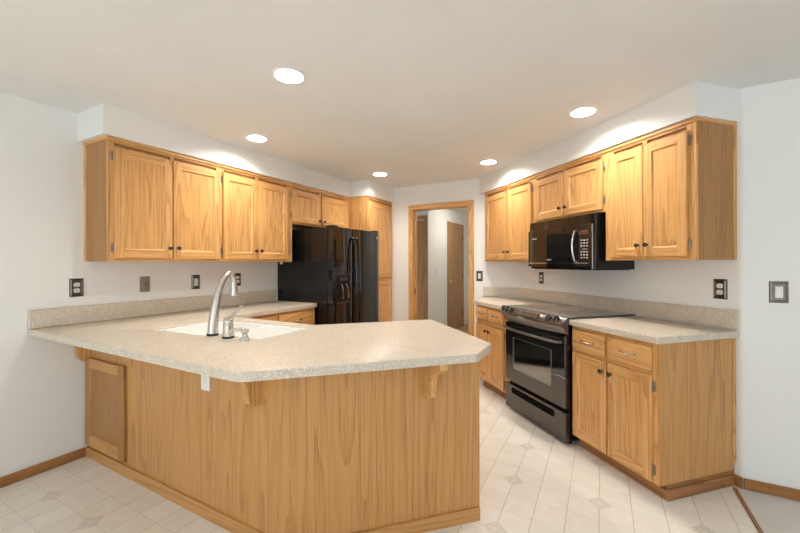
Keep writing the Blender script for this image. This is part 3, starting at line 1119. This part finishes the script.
b = MB('chrome'); slab2(b, .03, W2 - .05, .046, .055, -.03, -.01, off=.006); b.build('trim_strip', o)
b = MB('pewter'); b.box(W2 - .029, W2 - .012, -.036, 0, .005, .345, bev=.003); b.build('edge_trim', o)
b = MB('black_side'); b.box(W2 - .011, W2, -.02, 0, 0, .42, bev=.003); b.build('side_trim', o)

# ------------------------------------------------------------------ fridge
o = thing('refrigerator', 'black side-by-side refrigerator between the left counter and the pantry', 'refrigerator', (.799, 2.012, 0), RZ_L)
WF, HFZ = .884, 1.70
b = MB('black_side'); b.box(0, WF, .092, .790, .02, HFZ - .006, 0, bev=.004); b.build('body', o)


def fdoor(x0, x1):
    b = MB('black')
    n = 10
    rows = []
    for i in range(n + 1):
        s_ = i / n
        x = x0 + (x1 - x0) * s_
        e_ = .016 * (1 - (2 * s_ - 1) ** 2) - .016
        if i in (0, n): e_ -= .012
        rows.append([b.bm.verts.new(p) for p in ((x, -e_, .09), (x, -e_, HFZ), (x, .08, HFZ), (x, .08, .09))])
    for i in range(n):
        for j in range(4):
            f = b.bm.faces.new((rows[i][j], rows[i][(j + 1) % 4], rows[i + 1][(j + 1) % 4], rows[i + 1][j]))
            f.smooth = True
    b.bm.faces.new(rows[0]); b.bm.faces.new(rows[-1][::-1])
    return b.build('door', o)


XG = .347
dl = fdoor(0, XG - .004)
dr = fdoor(XG + .004, WF)
for dd, x, sgn in ((dl, XG - .035, -1), (dr, XG + .035, 1)):
    b = MB('black')
    b.tube([(x, .005, 1.60)] + [(x - sgn * .0, -.012 - .042 * math.sin(math.pi * i / 14) ** .5, 1.59 - i * 1.12 / 14) for i in range(15)] + [(x, .005, .46)], .012, 12)
    b.build('handle', dd)
b = MB('black_matte', 'pewter_dark')
b.box(.05, .262, -.002, .01, .93, 1.21, 0); b.box(.045, .267, -.005, .006, 1.205, 1.215, 1); b.box(.045, .267, -.012, .006, .922, .934, 1)
b.box(.085, .225, -.004, .01, 1.15, 1.19, 1)
b.build('dispenser', dl)
for x, dx in ((.11, .02), (.19, .03)):
    b = MB('chrome'); b.tube([(x, -.006, 1.12), (x + dx * .4, -.016, 1.07), (x + dx, -.014, 1.0), (x + dx * 1.2, -.006, .965)], .006, 8); b.build('dispenser_lever', dl)
b = MB('chrome'); b.lathe([(.014, 0), (.014, .004), (.001, .005)], (WF - .085, .004, 1.63), (0, -1, 0), n=20); b.build('badge', dr)
b = MB('black_matte'); b.box(.01, WF - .01, .03, .09, .015, .085); b.build('kick_grille', o)
b = MB('black_matte'); b.box(.02, .09, .02, .13, HFZ, HFZ + .018, bev=.004); b.box(WF - .09, WF - .02, .02, .13, HFZ, HFZ + .018, bev=.004); b.build('hinge_cover', o)


# ------------------------------------------------------------------ switches and outlets
def plate(name, label, cat, loc, rz, kind, group, w_=.079, h_=.124):
    """faces local -y ; loc = centre on the wall"""
    o = thing(name, label, cat, loc, rz, group)
    if kind in ('outlet', 'rocker', 'light'):
        b = MB('pewter_dark' if kind != 'light' else 'pewter', 'pewter')
        X, Z, k = w_ / 2, h_ / 2, .012
        for (A, B, y0, y1) in (((X, Z), (X - .005, Z - .005), 0, -.006), ((X - .005, Z - .005), (X - k, Z - k), -.006, -.009), ((X - k, Z - k), (X - k - .004, Z - k - .004), -.009, -.005)):
            P = [(-A[0], y0, -A[1]), (A[0], y0, -A[1]), (A[0], y0, A[1]), (-A[0], y0, A[1])]
            Q = [(-B[0], y1, -B[1]), (B[0], y1, -B[1]), (B[0], y1, B[1]), (-B[0], y1, B[1])]
            for i in range(4):
                j = (i + 1) % 4
                b.face([P[i], P[j], Q[j], Q[i]], 1 if (y1 == -.009 and i in (1, 3)) else 0)
        b.box(-X + k, X - k, -.005, 0, -Z + k, Z - k, 0)
        b.build('cover_plate', o)
    if kind == 'outlet':
        for sz in (-1, 1):
            b = MB('ivory', 'black_matte')
            b.prism(rounded([(-.017, -.014), (.017, -.014), (.017, .014), (-.017, .014)], .010, 4), .004, .0075, 0,
                    mat=Matrix.Translation((0, 0, sz * .0195)) @ Matrix.Rotation(R90, 4, 'X'))
            for x in (-.006, .006): b.box(x - .001, x + .001, -.0082, -.007, sz * .0195 - .003, sz * .0195 + .006, 1)
            b.box(-.002, .002, -.0082, -.007, sz * .0195 - .010, sz * .0195 - .006, 1)
            b.build('receptacle', o)
    elif kind in ('rocker', 'light'):
        b = MB('white' if kind == 'light' else 'ivory'); hw = .0165
        b.box(-hw, hw, -.009, -.004, -.033, .033, bev=.002); b.box(-hw + .002, hw - .002, -.012, -.008, 0, .031, bev=.002); b.build('rocker', o)
    elif kind == 'cable':
        b = MB('grey_plate'); b.box(-w_ / 2 + .003, w_ / 2 - .003, -.006, 0, -h_ / 2 + .003, h_ / 2 - .003, bev=.002); b.build('cover_plate', o)
        b = MB('nickel'); b.lathe([(.007, 0), (.007, .006), (.004, .012), (.001, .012)], (0, -.006, 0), (0, -1, 0), n=12); b.build('jack', o)
    elif kind == 'white':
        b = MB('white'); b.box(-w_ / 2, w_ / 2, -.006, 0, -h_ / 2, h_ / 2, bev=.002); b.build('cover_plate', o)
        b = MB('ivory'); b.box(-.008, .008, -.012, -.005, -.012, .012, bev=.002); b.build('toggle', o)
    return o


GO = 'pewter framed wall outlets'
plate('wall_outlet', 'pewter framed duplex outlet at the far left, low under the first left wall cabinet', 'outlet', (0, .237, 1.169), RZ_L, 'outlet', GO)
plate('cable_plate', 'plain grey wall plate with a small round jack on the left wall', 'wall plate', (0, .666, 1.171), RZ_L, 'cable', None)
plate('light_switch', 'pewter framed rocker switch on the left wall, just left of the faucet neck', 'light switch', (0, 1.082, 1.168), RZ_L, 'rocker', None)
plate('wall_outlet', 'pewter framed outlet on the left wall behind the faucet spray head', 'outlet', (0, 1.508, 1.174), RZ_L, 'outlet', GO)
plate('light_switch', 'pewter framed rocker switch between the doorway and the corner wall cabinet', 'light switch', (1.839, YD, 1.172), 0, 'rocker', None)
p = RW(.469, 0, 1.170); plate('wall_outlet', 'small pewter framed outlet on the right wall below the microwave', 'outlet', p, RZ_R, 'outlet', GO, w_=.078)
p = RW(-1.239, 0, 1.166); plate('wall_outlet', 'pewter framed duplex outlet on the right wall under the near right cabinet', 'outlet', p, RZ_R, 'outlet', GO)
plate('light_switch', 'large pewter framed white rocker switch on the bare wall at the far right', 'light switch', (4.032, CY, 1.161), 0, 'light', None, w_=.083)
plate('light_switch', 'plain white toggle switch on the hall wall seen through the doorway', 'light switch', (HX, 5.19, 1.17), RZ_L, 'white', None, w_=.07, h_=.115)
plate('wall_outlet', 'white outlet on the oak peninsula back just under the counter edge', 'outlet', (1.322, PF, .716), 0, 'white', None, w_=.072, h_=.100)

# ------------------------------------------------------------------ recessed lights
GL = 'recessed ceiling lights'


def can(label, x, y):
    o = thing('recessed_light', label, 'ceiling light', (x, y, CEIL), 0, GL)
    b = MB('trim_white')
    b.lathe([(.092, -.0005), (.093, -.005), (.088, -.008), (.075, -.007), (.0715, .0), (.0700, .04)], n=36, cap=False); b.build('trim_ring', o)
    b = MB('lamp'); b.lathe([(.0695, .032), (.05, .026), (.001, .024)], n=32, cap=False); b.build('lens', o)
    return o


can0 = can('recessed ceiling light nearest the camera, above the peninsula', 1.645, .566)
for lab, x, y in (('recessed ceiling light close to the left soffit above the sink counter', .666, 1.182),
                  ('small recessed ceiling light above the fridge, beside the pantry soffit', .901, 2.719),
                  ('recessed ceiling light in front of the right soffit above the range aisle', 3.037 - .0, 1.885),
                  ('small recessed ceiling light near the far end of the right soffit', 2.135, 2.824)):
    copy_tree(can0, (x, y, CEIL), 0, lab, GL)
o = thing('hall_fill_light', 'added unseen flush ceiling light that brightens the hall', 'ceiling light', (1.3, 5.4, CEIL))
b = MB('hall_fill_lamp'); b.lathe([(.15, 0), (.15, -.03), (.12, -.06), (.06, -.08), (.001, -.085)], n=28, cap=False); b.build('shade', o)  # lamp added out of view to brighten the hall walls
